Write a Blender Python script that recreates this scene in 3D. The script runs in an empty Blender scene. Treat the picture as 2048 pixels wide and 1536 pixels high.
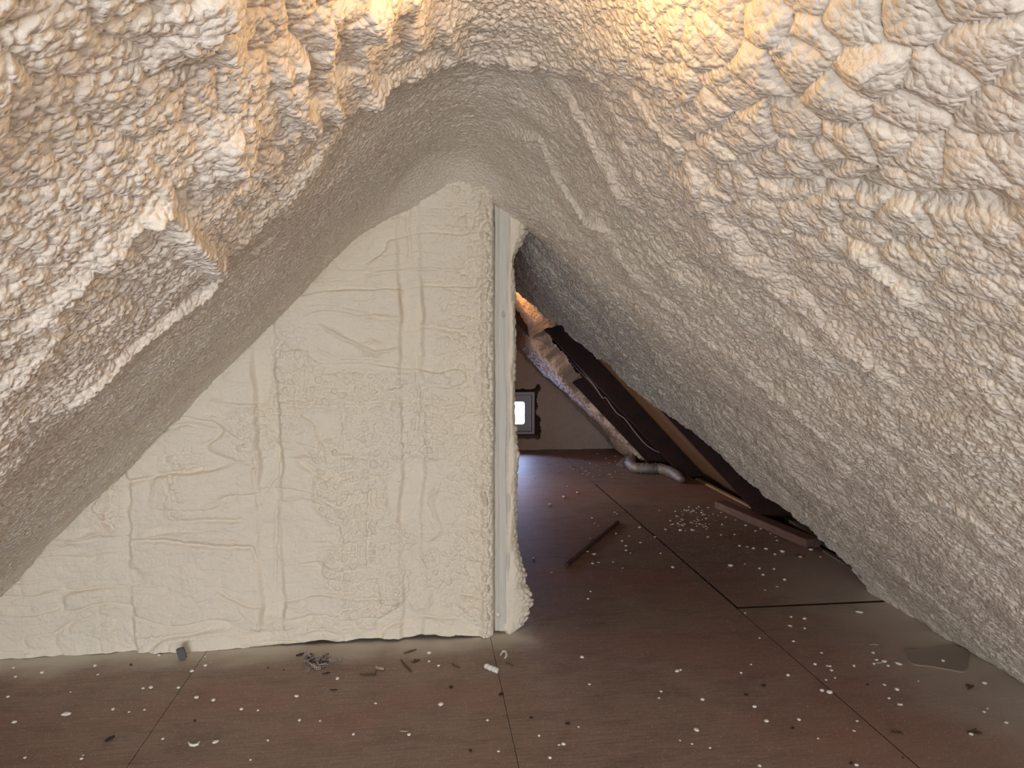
import bpy, bmesh, math, random
import numpy as np
from mathutils import Vector, Matrix

# ---------------------------------------------------------------- camera, world, lights, exposure
sc = bpy.context.scene
COL = sc.collection
FPX, CAMH = 1480.0, 1.33
PITCH = math.atan(98 / FPX)
YAW = math.atan(176 * math.cos(PITCH) / FPX)
cam_d = bpy.data.cameras.new('camera'); cam = bpy.data.objects.new('camera', cam_d); COL.objects.link(cam)
cam_d.sensor_width = 36.0; cam_d.lens = 36.0 * FPX / 2048; cam_d.clip_start = 0.02; cam_d.clip_end = 60
cam.location = (0, 0, CAMH); cam.rotation_euler = (math.pi / 2 - PITCH, 0, -YAW)
sc.camera = cam
sc.view_settings.view_transform = 'Standard'; sc.view_settings.look = 'None'
sc.view_settings.gamma = 1.0; sc.view_settings.use_curve_mapping = False
sc.view_settings.exposure = -0.05
sc.cycles.use_adaptive_sampling = True; sc.cycles.adaptive_threshold = 0.08
sc.cycles.max_bounces = 6; sc.cycles.diffuse_bounces = 4; sc.cycles.glossy_bounces = 2; sc.cycles.use_denoising = True
sc.cycles.caustics_reflective = False; sc.cycles.caustics_refractive = False

w = bpy.data.worlds.new('sky'); sc.world = w; w.use_nodes = True
bg = w.node_tree.nodes['Background']; bg.inputs[0].default_value = (0.72, 0.85, 1.0, 1); bg.inputs[1].default_value = 3.0

def area(name, loc, target, sx, sy, power, color, spread=180):
    d = bpy.data.lights.new(name, 'AREA'); d.shape = 'RECTANGLE'; d.size = sx; d.size_y = sy
    d.energy = power; d.color = color; d.spread = math.radians(spread)
    o = bpy.data.objects.new(name, d); COL.objects.link(o); o.location = loc
    o.rotation_euler = (Vector(target) - Vector(loc)).to_track_quat('-Z', 'Y').to_euler()
    return o
def bulb_light(name, loc, power, color, r=0.03):
    d = bpy.data.lights.new(name, 'POINT'); d.energy = power; d.color = color; d.shadow_soft_size = r
    o = bpy.data.objects.new(name, d); COL.objects.link(o); o.location = loc
    return o
# daylight through the gable window behind the camera, and through the small far window, plus an added far-room fill
area('daylight_rear_window', (-0.95, -2.12, 0.45), (-1.0, 3.2, 0.15), 1.5, 0.65, 53, (0.80, 0.90, 1.0), 125)
area('daylight_rear_window_right', (0.85, -2.12, 0.75), (0.1, 3.2, 0.9), 1.4, 1.1, 33, (1.0, 0.97, 0.93))
area('added_fill_far_room', (-1.2, 7.1, 0.75), (1.7, 6.0, -0.1), 0.6, 0.6, 9, (1.0, 0.86, 0.78), 75)  # added fill hidden behind the partition to lift the dim far room, no window there
area('daylight_far_window', (1.0, 8.72, 0.45), (1.0, 0.0, -1.6), 0.5, 0.6, 48, (0.42, 0.55, 1.0))
bulb_light('bulb_near', (0.185, 1.06, 1.855), 3.3, (1.0, 0.60, 0.22), 0.04)
bulb_light('bulb_far', (0.60, 6.15, 1.60), 5.0, (1.0, 0.5, 0.2), 0.03)

# ---------------------------------------------------------------- pixel -> place
CF = np.array([math.sin(YAW) * math.cos(PITCH), math.cos(YAW) * math.cos(PITCH), -math.sin(PITCH)])
CR = np.array([math.cos(YAW), -math.sin(YAW), 0.0]); CU = np.cross(CR, CF); CC = np.array([0, 0, CAMH])
def ray(x, y): return CF + CR * (x - 1024) / FPX + CU * (768 - y) / FPX
def on_floor(x, y, z=0.0):
    d = ray(x, y); return CC + d * ((z - CAMH) / d[2])
def on_y(x, y, Y):
    d = ray(x, y); return CC + d * (Y / d[1])

# ---------------------------------------------------------------- noise in numpy
def h2(ix, iy, seed):
    n = (ix.astype(np.int64) * 374761393 + iy.astype(np.int64) * 668265263 + seed * 1274126177) & 0xFFFFFFFF
    n = ((n ^ (n >> 13)) * 1274126177) & 0xFFFFFFFF
    n = ((n ^ (n >> 16)) * 2246822519) & 0xFFFFFFFF
    return ((n ^ (n >> 15)) & 0xFFFFFF).astype(np.float32) / 16777215.0
def vn(x, y, seed=0):
    ix = np.floor(x); iy = np.floor(y); fx = x - ix; fy = y - iy
    fx = fx * fx * fx * (fx * (fx * 6 - 15) + 10); fy = fy * fy * fy * (fy * (fy * 6 - 15) + 10)
    a = h2(ix, iy, seed); b = h2(ix + 1, iy, seed); c = h2(ix, iy + 1, seed); d = h2(ix + 1, iy + 1, seed)
    return (a + (b - a) * fx) * (1 - fy) + (c + (d - c) * fx) * fy
def fbm(x, y, seed=0, o=3):
    r = 0; a = 0.5; t = 0
    for i in range(o):
        r = r + a * vn(x * 2 ** i + 13.7 * i, y * 2 ** i + 5.1 * i, seed + i); t += a; a *= 0.5
    return r / t
def worley(x, y, seed=0, jit=0.85):
    ix = np.floor(x); iy = np.floor(y)
    F1 = np.full(x.shape, 9.0, np.float32); F2 = F1.copy(); I = np.zeros(x.shape, np.float32)
    for dx in (-1, 0, 1):
        for dy in (-1, 0, 1):
            cx = ix + dx; cy = iy + dy
            r1 = h2(cx, cy, seed); r2 = h2(cx, cy, seed + 77)
            d = np.hypot(cx + 0.5 + jit * (r1 - 0.5) - x, cy + 0.5 + jit * (r2 - 0.5) - y)
            m = d < F1
            F2 = np.where(m, F1, np.minimum(F2, d)); F1 = np.where(m, d, F1); I = np.where(m, h2(cx, cy, seed + 191), I)
    return F1, F2, I
def lumps(x, y, size, seed=0, ay=1.0, warp=0.16):
    """pillowy cells of popcorn foam, 0..1"""
    u = x / size; v = y / (size * ay)
    u = u + warp * (vn(u * 0.9, v * 0.9, seed + 5) - 0.5) * 2; v = v + warp * (vn(u * 0.9 + 31, v * 0.9, seed + 6) - 0.5) * 2
    F1, F2, I = worley(u, v, seed)
    e = np.clip((F2 - F1) / .85, 0, 1); dome = np.sqrt(e * (2 - e))
    return dome * (0.5 + 0.5 * I)
def sst(a, b, x):
    t = np.clip((x - a) / (b - a), 0, 1); return t * t * (3 - 2 * t)
def poly_dist(px, py, pts):
    """distance to polyline and position along it 0..1"""
    D = np.full(px.shape, 1e3, np.float32); T = np.zeros(px.shape, np.float32)
    n = len(pts) - 1
    for i in range(n):
        ax, ay = pts[i]; bx, by = pts[i + 1]; vx, vy = bx - ax, by - ay
        t = np.clip(((px - ax) * vx + (py - ay) * vy) / (vx * vx + vy * vy + 1e-12), 0, 1)
        d = np.hypot(px - ax - t * vx, py - ay - t * vy)
        m = d < D; D = np.where(m, d, D); T = np.where(m, (i + t) / n, T)
    return D, T

# ---------------------------------------------------------------- objects and tags
def tag(o, label=None, cat=None, group=None, kind=None):
    if label: o['label'] = label
    if cat: o['category'] = cat
    if group: o['group'] = group
    if kind: o['kind'] = kind
    return o
def link(name, me, mat=None, parent=None, smooth=True):
    o = bpy.data.objects.new(name, me); COL.objects.link(o)
    if mat: me.materials.append(mat)
    if smooth and len(me.polygons): me.polygons.foreach_set('use_smooth', np.ones(len(me.polygons), bool))
    if parent: o.parent = parent
    return o
def grid_mesh(name, V, nu, nv, keep=None):
    """V (nu*nv,3) row-major (u outer); keep: boolean per face (nu-1)*(nv-1)"""
    idx = np.arange(nu * nv).reshape(nu, nv)
    q = np.stack([idx[:-1, :-1], idx[1:, :-1], idx[1:, 1:], idx[:-1, 1:]], -1).reshape(-1, 4)
    if keep is not None:
        q = q[keep.reshape(-1)]
        used = np.zeros(nu * nv, bool); used[q.reshape(-1)] = True
        mp = np.cumsum(used) - 1; V = V[used]; q = mp[q]
    me = bpy.data.meshes.new(name)
    me.vertices.add(len(V)); me.vertices.foreach_set('co', V.astype(np.float32).reshape(-1))
    me.loops.add(q.size); me.loops.foreach_set('vertex_index', q.reshape(-1).astype(np.int32))
    me.polygons.add(len(q)); me.polygons.foreach_set('loop_start', np.arange(0, q.size, 4, dtype=np.int32))
    me.polygons.foreach_set('loop_total', np.full(len(q), 4, np.int32))
    me.update(calc_edges=True); me.validate()
    return me
def bm_mesh(name, bm):
    me = bpy.data.meshes.new(name); bm.normal_update(); bm.to_mesh(me); bm.free(); return me
def add_box(bm, c, s, rot=None, bevel=0.0):
    m = Matrix.Translation(c) @ (rot.to_4x4() if rot is not None else Matrix.Identity(4)) @ Matrix.Diagonal((*s, 1))
    r = bmesh.ops.create_cube(bm, size=1.0, matrix=m)
    if bevel: bmesh.ops.bevel(bm, geom=list({e for v in r['verts'] for e in v.link_edges}), offset=bevel, segments=2, affect='EDGES')
def beam_mesh(name, A, B, wdt, hgt, up=(0, 0, 1), bevel=0.003, wob=0.0, seed=0):
    """box beam from A to B; wdt across, hgt along 'up'; subdivided so it can warp a little"""
    A = Vector(A); B = Vector(B); d = (B - A); L = d.length; d.normalize()
    side = d.cross(Vector(up)).normalized(); u = side.cross(d).normalized()
    bm = bmesh.new(); r = random.Random(seed); n = 14
    prof = [(-.5, -.5), (.5, -.5), (.5, .5), (-.5, .5)]
    b = min(bevel / min(wdt, hgt), .3)
    P = []
    for (x, y) in prof:
        k = prof.index((x, y)); 
        for (ox, oy) in ([(b, 0), (0, b)] if k in (0, 2) else [(0, b), (b, 0)]):
            P.append((x - math.copysign(ox, x) * 1.0, y - math.copysign(oy, y) * 1.0))
    # order around
    P.sort(key=lambda q: math.atan2(q[1], q[0]))
    rings = []
    for i in range(n + 1):
        c = A + d * L * i / n + side * r.uniform(-wob, wob) + u * r.uniform(-wob, wob) * .5
        rings.append([bm.verts.new(c + side * p[0] * wdt + u * p[1] * hgt) for p in P])
    for i in range(n):
        for k in range(8):
            bm.faces.new((rings[i][k], rings[i][(k + 1) % 8], rings[i + 1][(k + 1) % 8], rings[i + 1][k]))
    bm.faces.new(rings[0][::-1]); bm.faces.new(rings[-1])
    bmesh.ops.recalc_face_normals(bm, faces=bm.faces[:])
    return bm_mesh(name, bm)
def tube_mesh(name, pts, rad, seg=12, closed_ends=True, fn=None, sub=8):
    """Catmull-Rom tube; rad a number or list; fn(i_frac, ang)->radius factor"""
    P = [Vector(p) for p in pts]; R = rad if isinstance(rad, (list, tuple)) else [rad] * len(P)
    Q = []; RR = []
    ext = [P[0] * 2 - P[1]] + P + [P[-1] * 2 - P[-2]]
    for i in range(1, len(ext) - 2):
        for k in range(sub):
            t = k / sub; a, b, c, d = ext[i - 1], ext[i], ext[i + 1], ext[i + 2]
            Q.append(.5 * ((2 * b) + (c - a) * t + (2 * a - 5 * b + 4 * c - d) * t * t + (3 * b - a - 3 * c + d) * t ** 3))
            RR.append(R[i - 1] * (1 - t) + R[i] * t)
    Q.append(P[-1]); RR.append(R[-1])
    bm = bmesh.new(); rings = []; nrm = None
    for i, q in enumerate(Q):
        d = (Q[min(i + 1, len(Q) - 1)] - Q[max(i - 1, 0)]).normalized()
        if nrm is None: nrm = d.orthogonal().normalized()
        nrm = (nrm - d * nrm.dot(d)).normalized(); bt = d.cross(nrm)
        f = i / (len(Q) - 1)
        rings.append([bm.verts.new(q + (nrm * math.cos(2 * math.pi * k / seg) + bt * math.sin(2 * math.pi * k / seg)) * RR[i] * (fn(f, k / seg, i) if fn else 1)) for k in range(seg)])
    for i in range(len(rings) - 1):
        for k in range(seg): bm.faces.new((rings[i][k], rings[i][(k + 1) % seg], rings[i + 1][(k + 1) % seg], rings[i + 1][k]))
    if closed_ends: bm.faces.new(rings[0][::-1]); bm.faces.new(rings[-1])
    bmesh.ops.recalc_face_normals(bm, faces=bm.faces[:])
    return bm_mesh(name, bm)

# ---------------------------------------------------------------- materials
def nodes(name):
    m = bpy.data.materials.new(name); m.use_nodes = True; nt = m.node_tree
    return m, nt, nt.nodes['Principled BSDF']
def N(nt, t, **kw):
    n = nt.nodes.new(t)
    for k, v in kw.items():
        if k in n.inputs: n.inputs[k].default_value = v
        else: setattr(n, k, v)
    return n
def ramp(nt, fac, stops):
    r = nt.nodes.new('ShaderNodeValToRGB'); e = r.color_ramp.elements
    while len(e) < len(stops): e.new(0.5)
    for i, (p, c) in enumerate(stops): e[i].position = p; e[i].color = (*c, 1)
    nt.links.new(fac, r.inputs[0]); return r.outputs[0]
def mix(nt, a, b, fac, mode='MIX'):
    m = nt.nodes.new('ShaderNodeMix'); m.data_type = 'RGBA'; m.blend_type = mode
    for s, v in ((6, a), (7, b), (0, fac)):
        if isinstance(v, (int, float)): m.inputs[s].default_value = v
        elif isinstance(v, tuple): m.inputs[s].default_value = (*v, 1)
        else: nt.links.new(v, m.inputs[s])
    return m.outputs[2]
def geo(nt, scale=(1, 1, 1)):
    g = nt.nodes.new('ShaderNodeNewGeometry'); mp = nt.nodes.new('ShaderNodeMapping'); mp.inputs['Scale'].default_value = scale
    nt.links.new(g.outputs['Position'], mp.inputs['Vector']); return mp.outputs[0]
def noise(nt, vec, sc_, det=3, rough=.55):
    n = N(nt, 'ShaderNodeTexNoise', Scale=sc_, Detail=det, Roughness=rough); nt.links.new(vec, n.inputs['Vector']); return n.outputs['Fac']
def foam_mat(name, c1, c2, c3, rough=.62, bump=.5, cell=85.0, dist=.004):
    m, nt, p = nodes(name); v = geo(nt)
    big = noise(nt, v, 2.3, 3); mid = noise(nt, v, 11, 3)
    c = ramp(nt, big, [(.3, c1), (.5, c2), (.7, c3)])
    c = mix(nt, c, (c2[0] * 1.06, c2[1] * .99, c2[2] * .93), mix(nt, (0, 0, 0), (.6, .6, .6), mid))
    nt.links.new(c, p.inputs['Base Color']); p.inputs['Roughness'].default_value = rough
    p.inputs['Specular IOR Level'].default_value = .35
    wv = N(nt, 'ShaderNodeTexNoise', Scale=30.0, Detail=2.0); nt.links.new(v, wv.inputs['Vector'])
    add = N(nt, 'ShaderNodeVectorMath', operation='MULTIPLY_ADD'); nt.links.new(wv.outputs['Color'], add.inputs[0]); add.inputs[1].default_value = (.02, .02, .02); nt.links.new(v, add.inputs[2])
    vo = N(nt, 'ShaderNodeTexVoronoi', Scale=cell); vo.feature = 'F1'; nt.links.new(add.outputs[0], vo.inputs['Vector'])
    fi = noise(nt, v, cell * 2.2, 3)
    mm = N(nt, 'ShaderNodeMath', operation='MULTIPLY_ADD'); nt.links.new(vo.outputs['Distance'], mm.inputs[0]); mm.inputs[1].default_value = -1.0
    m2 = N(nt, 'ShaderNodeMath', operation='MULTIPLY'); nt.links.new(fi, m2.inputs[0]); m2.inputs[1].default_value = .35
    nt.links.new(m2.outputs[0], mm.inputs[2])
    b = N(nt, 'ShaderNodeBump', Strength=bump, Distance=dist); nt.links.new(mm.outputs[0], b.inputs['Height']); nt.links.new(b.outputs[0], p.inputs['Normal'])
    return m
M = {}
M['foam'] = foam_mat('spray_foam_cream', (.74, .66, .57), (.80, .73, .63), (.80, .76, .66), bump=.8, cell=85, dist=.005)
M['foam_wall'] = foam_mat('spray_foam_wall', (.79, .705, .585), (.81, .73, .595), (.79, .725, .62), bump=.55, cell=60, dist=.004)
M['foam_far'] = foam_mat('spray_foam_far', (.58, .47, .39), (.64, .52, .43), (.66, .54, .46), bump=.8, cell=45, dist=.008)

def wood(name, c1, c2, scale=(1, 1, 1), rough=.7, bump=.3):
    m, nt, p = nodes(name); v = geo(nt, scale)
    n = noise(nt, v, 9, 5, .65); c = ramp(nt, n, [(.3, c1), (.7, c2)])
    nt.links.new(c, p.inputs['Base Color']); p.inputs['Roughness'].default_value = rough
    b = N(nt, 'ShaderNodeBump', Strength=bump, Distance=.002); nt.links.new(n, b.inputs['Height']); nt.links.new(b.outputs[0], p.inputs['Normal'])
    return m
M['rafter'] = wood('old_rafter_wood', (.016, .005, .004), (.055, .016, .010), (1, 8, 1))
M['sheath'] = wood('roof_sheathing', (.13, .068, .03), (.23, .13, .06), (.6, 3, .6))
M['darkwood'] = wood('dark_wood', (.03, .012, .008), (.09, .035, .02))
M['board'] = wood('reddish_board', (.12, .062, .05), (.22, .12, .095), (6, .7, 6))
M['stick'] = wood('dark_lath', (.045, .017, .008), (.11, .045, .02))
M['batten'] = wood('pale_batten', (.30, .19, .10), (.42, .28, .16), (1, .5, 1))
M['grey_wood'] = wood('dusty_grey_wood', (.14, .12, .10), (.24, .20, .17))
M['twig'] = wood('brown_splinter', (.07, .04, .025), (.16, .10, .06), (5, 5, 5))
M['tan'] = wood('tan_chip', (.36, .27, .18), (.50, .40, .28), (5, 5, 5))
def plain(name, col, rough=.6, metal=0.0, bump=None):
    m, nt, p = nodes(name); v = geo(nt); n = noise(nt, v, 40, 3)
    c = mix(nt, tuple(x * .88 for x in col), tuple(min(1, x * 1.08) for x in col), n)
    nt.links.new(c, p.inputs['Base Color']); p.inputs['Roughness'].default_value = rough; p.inputs['Metallic'].default_value = metal
    if bump:
        b = N(nt, 'ShaderNodeBump', Strength=bump, Distance=.003); nt.links.new(noise(nt, v, 120, 3), b.inputs['Height']); nt.links.new(b.outputs[0], p.inputs['Normal'])
    return m
M['stud'] = wood('oversprayed_stud', (.60, .555, .48), (.68, .635, .55), (8, 8, .6), .6, .35)
M['upvc'] = plain('white_window_frame', (.62, .63, .66), .35)
M['pellet'] = plain('white_foam_crumb', (.88, .84, .76), .6, bump=.3)
M['crumb_dull'] = plain('dusty_foam_crumb', (.62, .52, .42), .7, bump=.3)
M['grey_chip'] = plain('grey_chip', (.13, .13, .115), .8)
M['fluff'] = plain('grey_brown_fluff', (.46, .38, .34), .9, bump=.6)
M['black'] = plain('blackened_debris', (.03, .02, .015), .8)
M['cable'] = plain('grey_cable', (.42, .38, .36), .5)
M['rust'] = plain('rusty_nail', (.10, .055, .035), .6, .3)
M['duct'] = plain('silver_duct_foil', (.33, .29, .26), .5, .35, bump=1.0)
M['film'] = plain('dusty_plastic_film', (.28, .26, .26), .3, bump=.5)
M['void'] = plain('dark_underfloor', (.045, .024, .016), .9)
m, nt, p = nodes('window_glass')
out = nt.nodes['Material Output']; tr = N(nt, 'ShaderNodeBsdfTransparent'); gl = N(nt, 'ShaderNodeBsdfGlossy', Roughness=.02); fr = N(nt, 'ShaderNodeFresnel', IOR=1.45); ms = nt.nodes.new('ShaderNodeMixShader')
nt.links.new(fr.outputs[0], ms.inputs[0]); nt.links.new(tr.outputs[0], ms.inputs[1]); nt.links.new(gl.outputs[0], ms.inputs[2]); nt.links.new(ms.outputs[0], out.inputs[0]); M['glass'] = m

# plywood floor: brown-red boards, dust specks, pale overspray where foam was sprayed (a real deposit)
m, nt, p = nodes('plywood_floor'); v = geo(nt)
g = nt.nodes.new('ShaderNodeNewGeometry'); sep = nt.nodes.new('ShaderNodeSeparateXYZ'); nt.links.new(g.outputs['Position'], sep.inputs[0])
base = ramp(nt, noise(nt, v, 1.1, 4, .6), [(.32, (.255, .175, .143)), (.5, (.295, .21, .172)), (.68, (.31, .178, .14))])
grain = noise(nt, geo(nt, (1.2, 14, 1)), 7, 5, .65)
base = mix(nt, base, ramp(nt, grain, [(.33, (.5, .44, .42)), (.67, (1.2, 1.12, 1.1))]), .7, 'MULTIPLY')
red = ramp(nt, noise(nt, geo(nt, (1, 1.6, 1)), .9, 2), [(.48, (0, 0, 0)), (.64, (1, 1, 1))])
base = mix(nt, base, ramp(nt, noise(nt, geo(nt, (1, 2.2, 1)), 4.5, 5, .7), [(.34, (.66, .61, .60)), (.52, (1.12, 1.1, 1.1))]), .7, 'MULTIPLY')
base = mix(nt, base, (.32, .135, .10), mix(nt, (0, 0, 0), (.6, .6, .6), red))
def mrange(val, a, b):
    r = N(nt, 'ShaderNodeMapRange'); nt.links.new(val, r.inputs[0]); r.inputs[1].default_value = a; r.inputs[2].default_value = b; r.interpolation_type = 'SMOOTHSTEP'; return r.outputs[0]
def mth(op, a, b):
    r = N(nt, 'ShaderNodeMath', operation=op)
    for i, q in enumerate((a, b)):
        if isinstance(q, (int, float)): r.inputs[i].default_value = q
        else: nt.links.new(q, r.inputs[i])
    return r.outputs[0]
wob = mth('MULTIPLY', mth('SUBTRACT', noise(nt, v, 3.5, 3), .5), .28)
xx = mth('ADD', sep.outputs[0], wob); yy = mth('ADD', sep.outputs[1], wob)
near_wall = mth('MULTIPLY', mrange(yy, 2.93, 3.2), mrange(xx, .52, .40))
near_wall = mth('MULTIPLY', near_wall, mrange(yy, 3.75, 3.55))
near_right = mth('MULTIPLY', mrange(xx, 1.55, 2.35), mrange(yy, 4.6, 3.6))
left_more = mth('MULTIPLY', mrange(yy, 2.98, 3.16), mrange(xx, -.7, -1.4))
spray = mth('MAXIMUM', mth('MAXIMUM', mth('MULTIPLY', near_wall, .9), mth('MULTIPLY', near_right, .72)), mth('MULTIPLY', left_more, .9))
dn = noise(nt, v, 90, 2); 
spray = mth('MULTIPLY', spray, mrange(mth('ADD', dn, mth('MULTIPLY', spray, .45)), .30, .56))
base = mix(nt, base, (.72, .67, .58), spray)
# haze of fine dust in the foreground
dust = mth('ADD', mth('MULTIPLY', mrange(yy, 4.0, 1.9), .05), .09)
dust = mth('ADD', dust, mth('MULTIPLY', mrange(noise(nt, v, 2.2, 2), .45, .7), .07))
base = mix(nt, base, (.45, .42, .38), dust)
sp = N(nt, 'ShaderNodeTexVoronoi', Scale=170.0); nt.links.new(v, sp.inputs['Vector'])
spk = mth('MULTIPLY', mrange(sp.outputs['Distance'], .30, .18), mrange(noise(nt, v, 60, 2), .44, .60))
base = mix(nt, base, (.60, .55, .48), mth('MULTIPLY', spk, .75))
nt.links.new(base, p.inputs['Base Color']); p.inputs['Roughness'].default_value = .55
p.inputs['Specular IOR Level'].default_value = .3
b = N(nt, 'ShaderNodeBump', Strength=.25, Distance=.002); nt.links.new(noise(nt, v, 60, 4), b.inputs['Height']); nt.links.new(b.outputs[0], p.inputs['Normal'])
M['floor'] = m

# ---------------------------------------------------------------- roof foam (the large vault)
K = 7.0
def zc(X):
    a = 1.0 * (X + 1.95); b = .984 * (2.30 - X)
    return -np.log(np.exp(-K * a) + np.exp(-K * b)) / K
def hit(px, py):
    """first hit of a pixel ray on the base vault"""
    d = ray(px, py); t = np.linspace(.2, 9, 6000); P = CC + d * t[:, None]
    f = zc(P[:, 0]) - .034 - P[:, 2]; i = int(np.argmax(f < 0)); 
    return P[i]
XS = np.linspace(-2.05, 2.40, 9000)
SS = np.concatenate([[0], np.cumsum(np.hypot(np.diff(XS), np.diff(zc(XS))))])
S0 = np.interp(.165, XS, SS); SS = SS - S0            # s = 0 at the ridge, negative left
def s_of(X): return np.interp(X, XS, SS)
def px_sv(pts):
    out = []
    for (x, y) in pts:
        P = hit(x, y); out.append((float(s_of(P[0])), float(P[1])))
    return out
YW = 3.22                                              # front face of the partition
sil = [(1036, 592), (1150, 690), (1215, 737), (1300, 810), (1400, 885), (1500, 970), (1640, 1090), (1700, 1150)]
SIL = [hit(*q) for q in sil]
silX = np.array([.30, .45] + [q[0] for q in SIL] + [2.32, 2.45]); silY = np.array([5.3, 5.3] + [min(q[1], 5.3) for q in SIL] + [3.60, 3.60])
o_ = np.argsort(silX); silX = silX[o_]; silY = silY[o_]

def disp(s, v):
    """foam thickness towards the room, metres"""
    L = s < 0
    big = .055 * (fbm(s * 2.2, v * 2.0, 3, 3) - .5)
    mid = .030 * (fbm(s * 6.5, v * 5.5, 9, 3) - .5)
    lo = fbm(s * 1.7 + 4, v * 1.9, 21, 2)
    # bigger drips high up and near, fine popcorn low down and far
    bigm = np.where(L, sst(1.3, .25, -s) * sst(2.3, 1.3, v), sst(1.45, .5, s) * sst(2.0, 1.2, v) * sst(.12, .5, s))
    bigm = np.maximum(bigm, .55 * sst(.5, .68, lo))
    a = lumps(s, v, .070, 40, 1.25); c = lumps(s + .3, v, .0145, 80)
    b1 = lumps(s, v, .024, 60, 1.1); b2 = lumps(s, v, .046, 61, 1.15, .25); mr = sst(-.05, .35, s)
    b_ = b1 * (1 - .55 * mr) + 1.15 * b2 * mr
    rg = bigm * sst(0, .4, s)
    h = big + mid + .021 * a * bigm + b_ * (.0092 - .002 * bigm) * (1 - .45 * rg) + .0046 * c * (1 - .3 * bigm) * (1 - .6 * rg) + .003
    # smooth patch high on the right
    sm = np.exp(-(((s - .95) / .28) ** 2 + ((v - .80) / .16) ** 2))
    h = h * (1 - .6 * sm) + .01 * sm
    return h
STROKES = [  # pixel polyline, half width (m), height (m), lumpiness
    # boxed ridge on the left slope
    ([(255, 470), (300, 440), (350, 485), (395, 525), (428, 568)], .020, .030, .5),
    ([(428, 568), (385, 610), (330, 650), (285, 690), (230, 735), (170, 780), (110, 830)], .015, .022, .35),
    ([(255, 470), (190, 540), (120, 610), (40, 690)], .030, .026, .5),
    ([(100, 690), (60, 740), (0, 800)], .03, .02, .5),
    # ribs of drips under the ridge, left
    ([(820, 0), (815, 60), (825, 120)], .026, .030, .5),
    ([(735, 40), (745, 90)], .050, .045, .3),
    ([(655, 70), (645, 150), (652, 230), (665, 280)], .018, .028, .5),
    ([(720, 110), (728, 200), (735, 230)], .022, .022, .5),
    ([(600, 150), (592, 215), (615, 300)], .016, .026, .5),
    ([(560, 170), (570, 240), (590, 270)], .016, .024, .8),
    ([(320, 60), (350, 110), (420, 130), (470, 150)], .022, .026, .7),
    ([(400, 20), (420, 70)], .035, .03, .5),
    ([(430, 310), (470, 360)], .024, .030, .5),
    ([(880, 60), (900, 120), (915, 130)], .02, .02, .5),
    # bright crest before the recess
    ([(560, 420), (640, 330), (700, 250), (770, 195), (860, 155), (960, 142), (1060, 145), (1110, 160)], .030, .020, .5),
    ([(560, 420), (470, 500), (400, 590), (300, 700), (200, 800), (100, 880), (0, 970)], .028, .006, .5),
    # far cord and folds, right slope
    ([(1020, 310), (1065, 320), (1100, 380), (1125, 415), (1170, 455), (1215, 480)], .012, .022, .25),
    ([(1040, 130), (1080, 200), (1140, 260), (1200, 340), (1260, 430)], .035, .024, .6),
    ([(1290, 230), (1390, 330), (1430, 430), (1520, 560)], .04, .022, .6),
    ([(1560, 395), (1700, 400), (1850, 430), (2048, 440)], .020, -.022, .4),
    ([(1700, 520), (1780, 590), (1850, 650)], .03, .018, .2),
    ([(1860, 1010), (1930, 1040), (2000, 1080)], .014, .016, .2),
    ([(1400, 480), (1530, 570), (1640, 680), (1800, 800)], .05, .020, .5),
    ([(1200, 480), (1330, 620), (1500, 760), (1700, 930)], .05, .018, .5),
    ([(1560, 60), (1600, 110)], .03, .012, .3), ([(1770, 130), (1780, 160)], .04, .022, .2),
    ([(560, 690), (500, 640)], .02, .0, .1),
    ([(570, 520), (530, 560)], .010, .014, .1),
]
STK = [(px_sv(a), b, c, d) for a, b, c, d in STROKES]
REC = px_sv([(1300, 170), (1180, 165), (1100, 160), (1040, 152), (960, 152), (880, 165), (800, 195), (710, 270), (640, 350), (560, 440), (470, 530), (400, 615), (300, 725), (200, 825), (100, 910), (20, 985)])
recs = np.array([q[0] for q in REC])[::-1]; recv = np.array([q[1] for q in REC])[::-1]
oo = np.argsort(recs); recs = recs[oo]; recv = recv[oo]
def full_disp(s, v, X):
    h = disp(s, v)
    for pts, wd, ht, lump in STK:
        P = np.array(pts); m = (s > P[:, 0].min() - 4 * wd) & (s < P[:, 0].max() + 4 * wd) & (v > P[:, 1].min() - 4 * wd) & (v < P[:, 1].max() + 4 * wd)
        if not m.any() or ht == 0: continue
        sm, vm = s[m], v[m]
        d, t = poly_dist(sm + .25 * wd * (vn(sm * 30, vm * 30, 5) - .5) * 2, vm + .25 * wd * (vn(sm * 30, vm * 30, 8) - .5) * 2, pts)
        amp = ht * (1 - lump * .6 * (vn(sm * 24, vm * 24, 12)))
        h[m] += amp * np.exp(-(d / wd) ** 2) * np.clip(np.minimum(t, 1 - t) * 8 + .35, 0, 1)
    # recess in front of the partition
    rv = np.interp(s, recs, recv)
    sw = .04 + .03 * vn(s * 9, v * 9, 2)
    rr = sst(-.06, .20, v - rv + (sw - .055)) * sst(.75, -.1, s)
    h = h * (1 - .25 * rr) - .050 * rr
    # cove down onto the partition top
    h += .10 * np.exp(-(((X - .13) / .30) ** 4)) * np.exp(-((YW + .03 - v) / .16) ** 2) * (v < YW + .05)
    # drips thin out past the partition
    return h
Q = 1.0
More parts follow.
